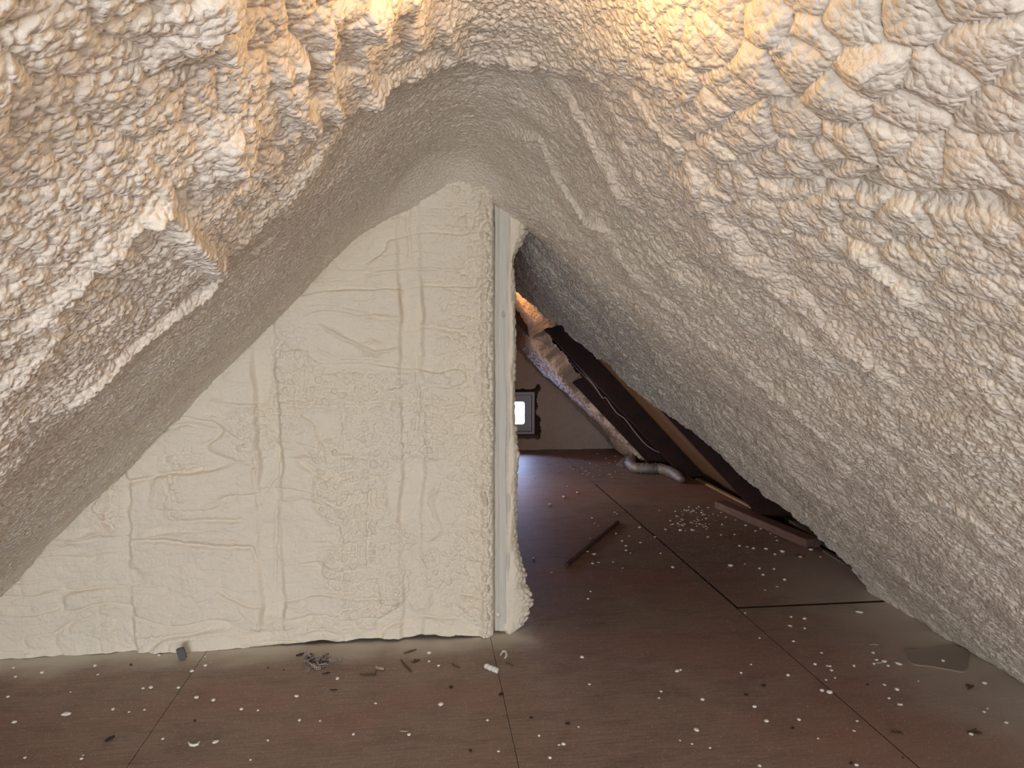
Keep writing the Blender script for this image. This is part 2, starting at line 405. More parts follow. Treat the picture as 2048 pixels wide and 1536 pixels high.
def make_ceiling():
    s_l = s_of(-1.99); s_r = s_of(2.335)
    du = .0029 / Q
    nu = int((s_r - s_l) / du)
    sA = np.linspace(s_l, s_r, nu); XA = np.interp(sA, SS, XS)
    vb = list(np.arange(-2.2, .36, .04)); y = .36
    vf = []
    while y < 3.20: vf.append(y); y += max(.0017, y * .0024) / Q
    vf.append(3.20)
    va = np.array(vb + vf); nf = int(300 * Q)
    n1 = len(va); nv = n1 + nf
    ye = np.interp(XA, silX, silY)
    ye = ye + .07 * (vn(sA * 13, sA * 0, 3) - .5) + .05 * (vn(sA * 34, sA * 0, 4) - .5) + .03 * (vn(sA * 80, sA * 0, 4) - .5)
    ye[XA < .3] = 5.3
    tt = (np.arange(nf) + 1) / nf
    Vv = np.concatenate([np.repeat(va[None], nu, 0), 3.20 + (ye[:, None] - 3.20) * tt[None]], 1)
    S = np.repeat(sA[:, None], nv, 1); X = np.repeat(XA[:, None], nv, 1)
    sf, vfv, xf = S.reshape(-1), Vv.reshape(-1), X.reshape(-1)
    h = full_disp(sf.copy(), vfv.copy(), xf)
    # rounded outward lip at the raw edge
    e = (np.repeat(ye[:, None], nv, 1).reshape(-1) - vfv)
    h -= np.where(xf > .3, .06 * np.exp(-(e / .045) ** 2), 0) * (vfv > 3.2)
    dz = (zc(xf + 1e-3) - zc(xf - 1e-3)) / 2e-3; ln = np.sqrt(1 + dz * dz)
    V = np.stack([xf + h * dz / ln, vfv, zc(xf) - h / ln], 1)
    V[:, 2] = np.where(V[:, 2] < .0, -.0 + V[:, 2] * .0, V[:, 2])
    k = np.ones((nu - 1, nv - 1), bool)
    k[(XA[:-1] < .22), n1 + 8:] = False
    return grid_mesh('ceiling', V, nu, nv, k)
ceil = link('ceiling', make_ceiling(), M['foam']); tag(ceil, kind='structure')

# skirt that closes the raw right-hand foam edge back to the roof boards
def roofR(X): return 1.06 * (2.62 - X)
rows = []
for X in np.linspace(.5, 2.33, 160):
    y = float(np.interp(X, silX, silY)) + .02
    z0 = float(zc(np.array([X]))[0]) + .02; n = Vector((.7, 0, .71))
    wv_ = .015 * math.sin(X * 40) + .01 * math.sin(X * 97)
    rows.append([(X + n.x * k * .26, y + .02 * math.sin(k * 3) + wv_, z0 + n.z * k * .26) for k in (0, .25, .5, .75, 1)])
V = np.array(rows).reshape(-1, 3); V[:, 2] = np.maximum(V[:, 2], 0)
link('foam_edge', grid_mesh('foam_edge', V, 160, 5), M['foam'], ceil)

# ---------------------------------------------------------------- partition wall
wallroot = bpy.data.objects.new('wall_middle', None); COL.objects.link(wallroot); wallroot.location = (0, 0, 0)
tag(wallroot, kind='structure')
def wx(px, Y=YW, y=900): return float(on_y(px, y, Y)[0])
def make_wall():
    x0, x1 = -2.0, .305; du = .0034 / Q
    nu = int((x1 - x0) / du); nv = int(2.16 / du)
    X = np.repeat(np.linspace(x0, x1, nu)[:, None], nv, 1); Z = np.repeat(np.linspace(0, 2.16, nv)[None], nu, 0)
    x = X.reshape(-1).copy(); z = Z.reshape(-1).copy()
    studs = [-1.86, -1.26, -.655, -.055]
    hw = .045
    strip = np.zeros_like(x); edge = np.zeros_like(x)
    for i, c in enumerate(studs):
        cc = c + .014 * (vn(z * 5, z * 0 + i, 4) - .5) * 2 + .012 * (vn(z * 17, z * 0 + i, 6) - .5)
        d = np.abs(x - cc)
        strip = np.maximum(strip, sst(hw + .014, hw - .010, d))
        edge += np.exp(-((d - hw - .008) / .007) ** 2) * (.4 + .9 * vn(z * 9, z * 0 + 7 * i, 9))
    fade = .35 + .65 * sst(.32, .6, fbm(x * 2.0 + 5, z * 3.0, 99, 2)); strip = strip * fade; edge = edge * (.3 + .7 * fade)
    bay = 1 - strip
    # bulging foam between studs with sagging horizontal wrinkles
    h = .020 * bay * (.4 + 1.2 * fbm(x * 3, z * 2.2, 31, 2)) + .010 * (fbm(x * 1.7, z * 5, 33, 3) - .5) * 2
    h += .005 * edge * (fbm(x * 3, z * 4, 90, 2) - .2)
    wz = z + .05 * (fbm(x * 3.2, z * 2.5, 41, 3) - .5) * 2
    n1 = vn(x * 3.0, wz * 13, 51); r1 = np.exp(-((n1 - .5) / .05) ** 2)
    n2 = vn(x * 7.0, wz * 24 + 9, 55); r2 = np.exp(-((n2 - .5) / .07) ** 2)
    calm = .35 + .65 * sst(.35, .65, fbm(x * 2.5, z * 2.5, 61, 2))
    h -= .012 * r1 * calm * (.25 + .75 * bay); h -= .0065 * r2 * calm * (.4 + .6 * bay)
    h += .010 * sst(.45, .55, n1) * calm * bay        # shelf-like sag above the fold
    h += .0052 * (fbm(x * 24, z * 40, 71, 4) - .5) * 2; h += .0022 * lumps(x, z, .016, 73)
    # popcorn towards the free end, and top
    pop = np.clip(sst(-.02, .24, x) * (.5 + .9 * fbm(x * 5, z * 3, 81, 2)), 0, 1)
    pop = np.maximum(pop, .75 * sst(.55, .68, fbm(x * 3.3 + 3, z * 3.1, 83, 2)))
    pop = pop * sst(.0, .12, z)
    h += pop * (.026 * lumps(x, z, .030, 91) + .009 * lumps(x, z, .014, 92))
    # lip of larger beads beside the stud
    lip = np.exp(-((x - .262) / .026) ** 2)
    h += lip * (.014 + .034 * lumps(x, z, .034, 95, 1.2))
    # local blobs and folds, read in pixels
    def blob(px, py, rx, rz, ht, fine=0):
        P = on_y(px, py, YW); d = np.sqrt(((x - P[0]) / rx) ** 2 + ((z - P[2]) / rz) ** 2)
        nonlocal h
        h += ht * np.exp(-d ** 4) * (1 + fine * (lumps(x, z, .022, 97) - .3))
    def fold(pts, wd, ht):
        nonlocal h
        pp = [(float(on_y(a, b, YW)[0]), float(on_y(a, b, YW)[2])) for a, b in pts]
        A = np.array(pp); m = (x > A[:, 0].min() - .08) & (x < A[:, 0].max() + .08) & (z > A[:, 1].min() - .08) & (z < A[:, 1].max() + .08)
        if not m.any(): return
        xm = x[m] + .008 * (vn(x[m] * 40, z[m] * 40, 3) - .5); zm = z[m] + .008 * (vn(x[m] * 40, z[m] * 40, 4) - .5)
        d, t = poly_dist(xm, zm, pp); h[m] += ht * np.exp(-(d / wd) ** 2) * np.clip(np.minimum(t, 1 - t) * 6 + .2, 0, 1)
    blob(790, 1160, .085, .10, .020, .8); blob(840, 1205, .05, .05, .018, .6); blob(838, 1060, .075, .07, .016, .5)
    blob(850, 1110, .05, .04, .012, .3); blob(660, 690, .06, .07, .012, 0); blob(745, 700, .05, .035, .014, 0)
    blob(880, 770, .045, .05, .014, 0); blob(920, 810, .05, .05, .010, 0); blob(900, 690, .06, .06, .012, .5)
    blob(560, 745, .02, .03, .012, 0); blob(970, 690, .05, .3, .008, .5)
    fold([(640, 650), (690, 680), (750, 710), (800, 700)], .008, .012); fold([(620, 700), (680, 718), (780, 720)], .007, -.010)
    fold([(560, 1000), (610, 995), (670, 1015), (710, 1050)], .008, .010); fold([(555, 1000), (552, 1080), (550, 1180)], .007, -.010)
    fold([(590, 810), (680, 815)], .007, -.010); fold([(640, 905), (700, 915), (760, 917)], .008, -.011)
    fold([(250, 1075), (340, 1080), (430, 1090), (505, 1095), (520, 1130)], .009, -.014)
    fold([(250, 1072), (340, 1070), (440, 1080), (510, 1088)], .012, .010)
    fold([(290, 870), (380, 845), (450, 860), (510, 890)], .009, -.011); fold([(240, 970), (340, 945), (430, 930)], .008, -.010)
    fold([(350, 1040), (430, 1038), (500, 1040)], .009, -.012); fold([(600, 1130), (680, 1142), (740, 1140)], .01, -.012)
    fold([(190, 1020), (215, 1040), (235, 1060)], .008, -.016); fold([(130, 1085), (200, 1065), (240, 1065)], .01, .012)
    fold([(540, 860), (560, 900), (555, 950), (530, 985)], .007, -.009); fold([(516, 870), (512, 960), (520, 1020)], .007, -.009)
    fold([(830, 700), (838, 800), (830, 900)], .008, -.010); fold([(742, 960), (738, 1060), (738, 1150)], .007, -.010)
    fold([(460, 970), (560, 985)], .008, -.006); fold([(820, 405), (815, 460), (822, 520)], .008, -.010)
    fold([(895, 440), (905, 455), (930, 430), (960, 420)], .007, -.009); fold([(720, 640), (790, 650)], .008, .006)
    fold([(880, 960), (860, 1010), (880, 1060), (850, 1090)], .01, .010)
    h += .012                                            # even coat over the framing
    # foot: ragged, lifted a little off the boards
    zz = z.copy()
    gap = .013 * sst(-.75, -.45, x) * sst(.29, .1, x) * (.4 + vn(x * 11, x * 0, 5)) + .003 * vn(x * 30, x * 0, 6)
    zz = gap + z * (2.16 - gap) / 2.16
    h += .012 * np.exp(-(z / .02) ** 2) * (vn(x * 14, x * 0, 8) - .2)
    Y = YW - h
    # round the right end back towards the stud
    Y += .05 * sst(.292, .305, x)
    V = np.stack([x, Y, zz], 1)
    k = (zz < zc(x) + .13).reshape(nu, nv)[:-1, :-1]
    return grid_mesh('foam_facing', V, nu, nv, k)
link('foam_facing', make_wall(), M['foam_wall'], wallroot)
# core of the partition: bottom plate and boards behind the foam
bm = bmesh.new(); add_box(bm, ((-2.0 + .3) / 2, YW + .055, .02), (2.26, .075, .04)); link('bottom_plate', bm_mesh('bottom_plate', bm), M['darkwood'], wallroot, False)
bm = bmesh.new()
prof = [(-1.95, .05), (.29, .05), (.29, 2.05), (.05, 2.1), (-.1, 2.0)]
f0 = [bm.verts.new((x, YW + .05, z)) for x, z in prof]; f1 = [bm.verts.new((x, YW + .10, z)) for x, z in prof]
bm.faces.new(f0); bm.faces.new(f1[::-1])
for i in range(5): bm.faces.new((f0[i], f1[i], f1[(i + 1) % 5], f0[(i + 1) % 5]))
bmesh.ops.recalc_face_normals(bm, faces=bm.faces[:]); link('backing_board', bm_mesh('backing_board', bm), M['sheath'], wallroot, False)

# end stud: a flat, oversprayed face running floor to roof, with long grooves
def stud_mesh():
    nu, nv = 40, 420
    xs = np.linspace(0, 1, nu); zs = np.linspace(.012, 2.02, nv)
    U = np.repeat(xs[:, None], nv, 1).reshape(-1); Z = np.repeat(zs[None], nu, 0).reshape(-1)
    xl = .302 + .004 * (vn(Z * 5, Z * 0, 1) - .5) ; xr = .379 + .004 * (vn(Z * 4, Z * 0, 2) - .5)
    X = xl + (xr - xl) * U
    Y = YW - .004 - .012 * np.sin(np.pi * np.clip(U, 0, 1)) ** .4
    Y += .010 * np.exp(-((U - .74) / .035) ** 2) * sst(1.2, .9, Z) + .006 * np.exp(-((U - .20) / .05) ** 2)
    Y += .0025 * (fbm(U * 6, Z * 5, 3, 3) - .5) * 2
    Y -= .010 * sst(1.55, 1.85, Z)
    Y += .05 * sst(.93, 1.0, U) + .05 * sst(.05, 0, U)
    hole = np.exp(-(((X - .318) / .008) ** 2 + ((Z - .085) / .010) ** 2) ** 2); Y += .03 * hole
    hole = np.exp(-(((X - .345) / .005) ** 2 + ((Z - 1.42) / .010) ** 2) ** 2); Y += .02 * hole
    return grid_mesh('end_stud', np.stack([X, Y, Z], 1), nu, nv)
link('end_stud', stud_mesh(), M['stud'], wallroot)
# beaded foam squeezing out behind the stud
def bead_mesh():
    nu, nv = 90, 900
    a = np.linspace(-.5 * math.pi - 1.0, .5 * math.pi, nu); zs = np.linspace(.0, 2.0, nv)
    A = np.repeat(a[:, None], nv, 1).reshape(-1); Z = np.repeat(zs[None], nu, 0).reshape(-1)
    # half-width sticking out past the stud edge, read from the photo outline: (z, out)
    prof = [(0, .030), (.02, .062), (.07, .088), (.13, .098), (.17, .085), (.20, .062), (.23, .070), (.27, .064), (.32, .048), (.40, .034), (.52, .030),
            (.7, .034), (.80, .042), (.88, .030), (1.0, .022), (1.1, .022), (1.25, .028), (1.45, .024), (1.55, .026), (1.62, .018), (1.66, .012), (1.72, .046), (1.78, .078), (1.86, .084), (1.93, .060), (2.0, .03)]
    w_ = np.interp(Z, [q[0] for q in prof], [q[1] for q in prof])
    ph = A * .06 + 3
    w_ = w_ * (1 + .32 * (lumps(ph, Z, .028, 5) - .35)) + .010 * (lumps(ph, Z, .045, 15) - .3)
    w_ = np.maximum(w_, .006)
    X = .374 + np.cos(A) * w_ ; Y = YW + .055 + np.sin(A) * .075 * (.8 + .3 * vn(Z * 12, A, 5))
    return grid_mesh('edge_foam', np.stack([X, Y, Z], 1), nu, nv)
link('edge_foam', bead_mesh(), M['foam_wall'], wallroot)
# rear coat of the partition, facing the far room
def back_coat():
    nu, nv = 120, 100
    X = np.repeat(np.linspace(-1.95, .40, nu)[:, None], nv, 1).reshape(-1); Z = np.repeat(np.linspace(0, 2.05, nv)[None], nu, 0).reshape(-1)
    Y = YW + .13 + .02 * lumps(X, Z, .06, 7) - .03 * sst(.36, .40, X)
    k = (Z < zc(X) + .13).reshape(nu, nv)[:-1, :-1]
    return grid_mesh('rear_foam', np.stack([X, Y, Z], 1), nu, nv, k)
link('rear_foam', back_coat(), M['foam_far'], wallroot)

# ---------------------------------------------------------------- floor: plywood sheets with open joints
def floor_mesh():
    bm = bmesh.new()
    cols = [(-2.12, -.92, [-2.3, .6, 3.9, 8.5]), (-.92, .28, [-2.3, 1.2, 3.9, 8.5]), (.28, 1.503, [-2.3, 1.6, 4.02, 6.4, 8.5]), (1.505, 2.75, [-2.3, .95, 3.37])]
    def slab(x0, x1, y0, y1, g=.0010):
        add_box(bm, ((x0 + x1) / 2, (y0 + y1) / 2, -.009), (x1 - x0 - 2 * g, y1 - y0 - 2 * g, .018))
    for x0, x1, ys in cols:
        for a, b in zip(ys[:-1], ys[1:]): slab(x0, x1, a, b)
    slab(1.5125, 2.47, 3.388, 6.4, .003); slab(1.505, 2.47, 6.4, 8.5)
    return bm_mesh('floor', bm)
fl = link('floor', floor_mesh(), M['floor'], None, False); tag(fl, kind='structure')
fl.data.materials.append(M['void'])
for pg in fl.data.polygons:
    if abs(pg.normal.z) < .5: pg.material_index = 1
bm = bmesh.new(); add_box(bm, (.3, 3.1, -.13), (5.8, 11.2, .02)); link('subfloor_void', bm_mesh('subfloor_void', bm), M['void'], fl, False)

# ---------------------------------------------------------------- roof boards outside, gable walls
def slab_mesh(name, pts, th):
    bm = bmesh.new(); P = [Vector(q) for q in pts]; n = (P[1] - P[0]).cross(P[2] - P[0]).normalized() * th
    a = [bm.verts.new(q) for q in P]; b_ = [bm.verts.new(q + n) for q in P]
    bm.faces.new(a); bm.faces.new(b_[::-1])
    for i in range(len(P)): bm.faces.new((a[i], b_[i], b_[(i + 1) % len(P)], a[(i + 1) % len(P)]))
    bmesh.ops.recalc_face_normals(bm, faces=bm.faces[:]); return bm_mesh(name, bm)
zr = 1.06 * (2.62 - .135)
r1 = link('wall_right', slab_mesh('wall_right', [(2.76, -2.3, -.15), (2.76, 8.7, -.15), (.135, 8.7, zr), (.135, -2.3, zr)], .02), M['sheath'], None, False); tag(r1, kind='structure')
r2 = link('wall_left', slab_mesh('wall_left', [(-2.49, -2.3, -.15), (-2.49, 8.7, -.15), (.135, 8.7, zr), (.135, -2.3, zr)], -.02), M['sheath'], None, False); tag(r2, kind='structure')

# far gable wall, sprayed, with a ragged opening round the window
YB = 8.42
def far_wall():
    nu, nv = 420, 260
    X = np.repeat(np.linspace(-.6, 2.72, nu)[:, None], nv, 1); Z = np.repeat(np.linspace(-.0, 2.1, nv)[None], nu, 0)
    x = X.reshape(-1); z = Z.reshape(-1)
    h = .05 * fbm(x * 2.2, z * 2.6, 201, 3) + .025 * fbm(x * 9, z * 9, 203, 3) + .012 * lumps(x, z, .10, 205) + .03 * np.exp(-(z / .05) ** 2) * vn(x * 9, x * 0, 8)
    k = (z < roofR(x) + .02) & (z < 1.06 * (x + 2.35))
    wob1 = .035 * (vn(z * 14, z * 0, 41) - .5) * 2; wob2 = .02 * (vn(x * 16, x * 0, 43) - .5) * 2
    L_, R_, B_, T_ = .70, 1.302 + wob1, .135 + wob2, .700 + .02 * np.abs(wob2) / .02 * .6 + .05 * np.exp(-((x - 1.30) / .03) ** 2)
    inside = (x > L_) & (x < R_) & (z > B_) & (z < T_)
    h = np.where(inside, 0, h)
    V = np.stack([x, YB + .06 - h, z], 1)
    kk = (k & ~inside).reshape(nu, nv)[:-1, :-1]
    return grid_mesh('wall_back', V, nu, nv, kk)
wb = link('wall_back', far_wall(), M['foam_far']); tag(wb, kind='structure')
# boards behind it, built around the window hole
bm = bmesh.new()
for (x0, x1, z0, z1) in ((-2.3, .80, 0, 2.6), (1.262, 2.7, 0, 2.6), (.80, 1.262, 0, .185), (.80, 1.262, .672, 2.6)):
    add_box(bm, ((x0 + x1) / 2, YB + .10, (z0 + z1) / 2), (x1 - x0, .06, z1 - z0))
link('gable_boards', bm_mesh('gable_boards', bm), M['darkwood'], wb, False)
# window: outer frame, sash with stepped mouldings, rounded glass
def rrect(x0, x1, z0, z1, r, n=6):
    P = []
    for cx, cz, a0 in ((x1 - r, z1 - r, 0), (x0 + r, z1 - r, 90), (x0 + r, z0 + r, 180), (x1 - r, z0 + r, 270)):
        for i in range(n + 1):
            a = math.radians(a0 + 90 * i / n); P.append((cx + r * math.cos(a), cz + r * math.sin(a)))
    return P
def ring_mesh(name, outer, inner, yf, yb):
    bm = bmesh.new(); n = len(outer)
    q = [[bm.verts.new((p[0], y, p[1])) for p in loop] for loop, y in ((outer, yf), (inner, yf), (inner, yb), (outer, yb))]
    for a, b_ in ((0, 1), (1, 2), (2, 3), (3, 0)):
        for i in range(n): bm.faces.new((q[a][i], q[a][(i + 1) % n], q[b_][(i + 1) % n], q[b_][i]))
    bmesh.ops.recalc_face_normals(bm, faces=bm.faces[:]); return bm_mesh(name, bm)
WY = YB
win = bpy.data.objects.new('window_1', None); COL.objects.link(win); win.location = (0, 0, 0); tag(win, kind='structure')
wr = [.80, 1.262, .185, .672]
def R_(d, r): return rrect(wr[0] + d, wr[1] - d, wr[2] + d, wr[3] - d, r)
link('frame', ring_mesh('frame', R_(0, .004), R_(.030, .004), WY + .005, WY + .11), M['upvc'], win, False)
link('frame_gasket', ring_mesh('frame_gasket', R_(.030, .004), R_(.036, .004), WY + .05, WY + .09), M['black'], win, False)
sash = link('sash', ring_mesh('sash', R_(.036, .006), R_(.066, .01), WY + .025, WY + .09), M['upvc'], win, False)
link('sash_bead', ring_mesh('sash_bead', R_(.066, .01), R_(.112, .025), WY + .045, WY + .085), M['upvc'], sash, False)
bm = bmesh.new(); bm.faces.new([bm.verts.new((x, WY + .07, z)) for x, z in R_(.110, .025)]); r = bmesh.ops.extrude_face_region(bm, geom=bm.faces[:]); 
for v_ in [g_ for g_ in r['geom'] if isinstance(g_, bmesh.types.BMVert)]: v_.co.y += .004
link('pane', bm_mesh('pane', bm), M['glass'], sash, False)
bm = bmesh.new(); add_box(bm, (1.03, WY + .03, .158), (.56, .09, .035), None, .003); link('window_sill', bm_mesh('window_sill', bm), M['board'], win, False)

# rear gable behind the camera with its window opening
bm = bmesh.new()
for (x0, x1, z0, z1) in ((-2.1, -1.72, 0, .5), (-.18, .13, 0, 1.34), (1.57, 2.3, 0, .9), (-1.72, -.18, 0, .1), (.13, 1.57, 0, .18), (-1.2, 1.5, 1.32, 1.5), (-.7, 1.0, 1.5, 2.0), (-.3, .6, 2.0, 2.3)):
    add_box(bm, ((x0 + x1) / 2, -2.2, (z0 + z1) / 2), (x1 - x0, .06, z1 - z0))
rw = link('wall_front', bm_mesh('wall_front', bm), M['foam'], None, False); tag(rw, kind='structure')

# ---------------------------------------------------------------- far room: foam on the slope, bare rafters
def far_foam():
    nu, nv = 340, 200
    # s runs down the slope; v is Y; foam bay near the gable and over the top of the rafters
    xs = np.linspace(.28, 2.40, nu); S = np.repeat(xs[:, None], nv, 1)
    yn = np.where(xs < .98, 4.6, 4.6 + (6.72 - 4.6) * sst(.98, 1.10, xs)) + .34 * sst(1.35, 1.6, xs) + .05 * (vn(xs * 14, xs * 0, 71) - .5) * 2
    t = np.linspace(0, 1, nv)
    V_ = yn[:, None] + (YB + .04 - yn[:, None]) * t[None]
    x = S.reshape(-1); v = V_.reshape(-1)
    h = .09 * (fbm(x * 3, v * 2.5, 211, 3) - .35) + .020 * lumps(x * 1.4, v, .11, 213) + .018 * lumps(x * 1.4, v, .05, 215)
    e = (v - np.repeat(yn[:, None], nv, 1).reshape(-1)); h -= .15 * np.exp(-(e / .05) ** 2)
    n = np.array([.727, .686]); h = h + .10 * sst(.95, 1.2, x) + .05 * sst(1.0, 1.15, x) * sst(1.65, 1.4, x)
    V = np.stack([x - h * n[0], v, 1.06 * (2.40 - x) - h * n[1]], 1); V[:, 2] = np.maximum(V[:, 2], .0)
    return grid_mesh('far_slope_foam', V, nu, nv)
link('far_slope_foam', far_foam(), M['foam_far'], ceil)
def rafter(Y, x_foot, ztop, label):
    # side faces seen from the camera; lower edge along z = 1.06*(x_foot - X)
    ang = Vector((-1, 0, 1.06)).normalized(); nrm = Vector((.727, 0, .686))
    A = Vector((x_foot, Y, 0)) + nrm * .085; B = A + ang * (ztop / ang.z)
    bm = bmesh.new(); hw = .022
    # plumb-cut foot resting at floor level
    d = .098
    lo0 = Vector((x_foot - .02, Y, .0)); hi0 = lo0 + Vector((.205, 0, 0)); 
    lo1 = lo0 + ang * (ztop / ang.z); hi1 = lo1 + nrm * (2 * d * .93)
    hi0b = Vector((hi0.x, Y, .045))
    P = [lo0 + Vector((.05, 0, 0)), lo0 + Vector((-.02, 0, .05)), lo1, hi1, hi0b, hi0 + Vector((-.0, 0, 0))]
    a = [bm.verts.new(p_ + Vector((0, -hw, 0))) for p_ in P]; b_ = [bm.verts.new(p_ + Vector((0, hw, 0))) for p_ in P]
    bm.faces.new(a); bm.faces.new(b_[::-1])
    for i in range(6): bm.faces.new((a[i], b_[i], b_[(i + 1) % 6], a[(i + 1) % 6]))
    bmesh.ops.recalc_face_normals(bm, faces=bm.faces[:])
    bmesh.ops.bevel(bm, geom=bm.edges[:], offset=.003, segments=1, affect='EDGES')
    o = link('rafter', bm_mesh('rafter', bm), M['rafter'], None, False)
    return tag(o, label, 'rafter', None)
rafter(6.64, 2.395, 2.0, 'dark red-brown roof rafter with cables beside it and silver duct at its foot')
rafter(4.98, 2.40, 1.9, 'nearly black roof rafter half hidden behind the jagged foam edge, foot by the reddish board')
rafter(7.0, 2.245, 1.7, 'shadowed roof rafter nearest the far sprayed wall, behind the cables')

# cables hanging beside the rafter
def pts_on(pxs, Y): return [tuple(on_y(x, y, Y)) for x, y in pxs]
o = link('cable', tube_mesh('cable', pts_on([(1110, 672), (1140, 712), (1170, 748), (1188, 770), (1205, 795), (1212, 796), (1232, 824), (1250, 838), (1270, 864), (1292, 889), (1312, 902), (1324, 906)], 6.90), .0065, 8), M['cable'])
tag(o, 'thin pale cable snaking loosely down beside the dark rafter to the floor', 'cable')
o = link('cable', tube_mesh('cable', pts_on([(1104, 668), (1133, 712), (1158, 742), (1185, 768), (1192, 778)], 6.95), .005, 8), M['cable'])
tag(o, 'short thin cable lying close under the upper half of the rafter', 'cable')
o = link('cable', tube_mesh('cable', pts_on([(1098, 672), (1150, 735), (1186, 772), (1212, 806), (1252, 852), (1300, 893), (1320, 908)], 6.96), .005, 8), M['darkwood'])
tag(o, 'dark cable hanging straight behind the pale one under the rafter', 'cable')

# flexible duct on the floor at the rafter foot
def dpt(x, y, z): 
    d = ray(x, y); P = CC + d * ((z - CAMH) / d[2]); return tuple(P)
rd = random.Random(4)
wr_ = [rd.uniform(-1, 1) for _ in range(4000)]
def crinkle(f, k, i): return 1 + .05 * math.sin(i * 2.1) + .14 * wr_[(i * 13 + int(k * 18) * 7) % 4000]
dp = [dpt(1342, 921, .05), dpt(1318, 917, .05), dpt(1290, 915, .05), dpt(1270, 917, .05), dpt(1260, 924, .05), dpt(1268, 934, .05), dpt(1292, 937, .05), dpt(1318, 937, .05), dpt(1340, 943, .05), dpt(1355, 951, .048), dpt(1363, 959, .044)]
o = link('flexible_duct', tube_mesh('flexible_duct', dp, [.05] * 9 + [.046, .030], 18, True, crinkle, 9), M['duct'])
tag(o, 'crumpled silver flexible duct bent back on itself on the floor by the rafter foot', 'duct')
def sheet(name, pts, z, hgt, seed, mat, n=16):
    c = [dpt(x, y, z) for x, y in pts]; cx = sum(q[0] for q in c) / len(c); cy = sum(q[1] for q in c) / len(c)
    bm = bmesh.new(); r = random.Random(seed); rings = []
    for k in range(5):
        f = 1 - k / 5
        rings.append([bm.verts.new((cx + (q[0] - cx) * f, cy + (q[1] - cy) * f, z + hgt * (k / 5) ** .7 * r.uniform(.4, 1.1))) for q in c])
    for k in range(4):
        for i in range(len(c)): bm.faces.new((rings[k][i], rings[k][(i + 1) % len(c)], rings[k + 1][(i + 1) % len(c)], rings[k + 1][i]))
    bm.faces.new(rings[-1]); bmesh.ops.recalc_face_normals(bm, faces=bm.faces[:])
    return link(name, bm_mesh(name, bm), mat, None, True)
o = sheet('plastic_film', [(1232, 930), (1245, 916), (1262, 905), (1275, 908), (1268, 918), (1256, 930), (1245, 936)], .001, .06, 3, M['film']); tag(o, 'crumpled grey plastic film beside the left bend of the silver duct', 'plastic film')
o = sheet('plastic_film', [(1310, 912), (1330, 905), (1348, 912), (1358, 925), (1350, 931), (1330, 922)], .001, .13, 5, M['film']); tag(o, 'crumpled grey plastic film between the silver duct and the rafter', 'plastic film')

# boards, laths
A = on_floor(1432, 1016); B = on_floor(1616, 1096)
o = link('board', beam_mesh('board', (A[0] + .035, A[1], .028), (B[0] + .035, B[1], .028), .10, .055, wob=.001, seed=3), M['board'], None, False)
tag(o, 'reddish-brown timber board lying on the floor along the jagged foam edge', 'board')
A = on_floor(1560, 1045); B = on_floor(1655, 1098)
o = link('board', beam_mesh('board', (A[0] + .07, A[1], .018), (B[0] + .03, B[1], .018), .07, .035, wob=.001, seed=5), M['grey_wood'], None, False)
tag(o, 'dusty grey offcut lying between the reddish board and the foam edge', 'board')
A = on_floor(1648, 1104); B = on_floor(1690, 1130)
o = link('lath', beam_mesh('lath', (A[0], A[1], .006), (B[0], B[1], .006), .02, .012, seed=7), M['grey_wood'], None, False)
tag(o, 'thin grey lath half tucked under the foam beyond the reddish board', 'lath')
A = on_floor(1236, 1046); B = on_floor(1133, 1133)
o = link('stick', beam_mesh('stick', (A[0], A[1], .010), (B[0], B[1], .010), .022, .019, wob=.0015, seed=9), M['stick'], None, False)
tag(o, 'dark brown wooden stick lying alone across the open plywood floor', 'stick')
o = link('batten', beam_mesh('batten', (2.49, 6.5, .0), (2.50, 5.35, .0), .035, .03, seed=11), M['batten'], None, False)
tag(o, 'pale wooden batten along the floor edge under the roof boards between two rafters', 'batten')

# ---------------------------------------------------------------- debris on the floor
rnd = random.Random(11)
def lump_mesh(name, seed, kind='ball', sub=2):
    r = random.Random(seed); bm = bmesh.new(); bmesh.ops.create_icosphere(bm, subdivisions=sub, radius=1)
    from mathutils import noise as mn
    for v in bm.verts:
        k = 1 + (.16 if kind == 'ball' else .55) * mn.noise(v.co * (1.3 if kind == 'ball' else 1.9) + Vector((seed * 3.1, 0, 0)))
        v.co *= k; v.co.z *= .6 if kind == 'ball' else .5
    mz = min(v.co.z for v in bm.verts)
    for v in bm.verts: v.co.z -= mz
    me = bm_mesh(name, bm); me.polygons.foreach_set('use_smooth', [True] * len(me.polygons)); return me
balls = [lump_mesh('foam_crumb', i) for i in range(4)]; chunks = [lump_mesh('foam_chunk', 20 + i, 'chunk') for i in range(4)]
for me in balls + chunks: me.materials.append(M['pellet'])
dull = [lump_mesh('foam_crumb', 40 + i, 'chunk') for i in range(3)]
for me in dull: me.materials.append(M['crumb_dull'])
blk = [lump_mesh('dark_speck', 60 + i, 'chunk', 1) for i in range(2)]
for me in blk: me.materials.append(M['black'])
def put(me, px, py, d, label, cat, group=None, name=None, stretch=1.0, rot=None, flat=1.0):
    P = on_floor(px, py); dist = (P - CC) @ CF; r = d * .43 * dist / FPX
    o = bpy.data.objects.new(name or me.name.split('.')[0], me); COL.objects.link(o)
    o.location = (P[0], P[1], .0002); o.scale = (r * stretch, r, r * flat); o.rotation_euler = (0, 0, rnd.uniform(0, 6.28) if rot is None else rot)
    return tag(o, label, cat, group)
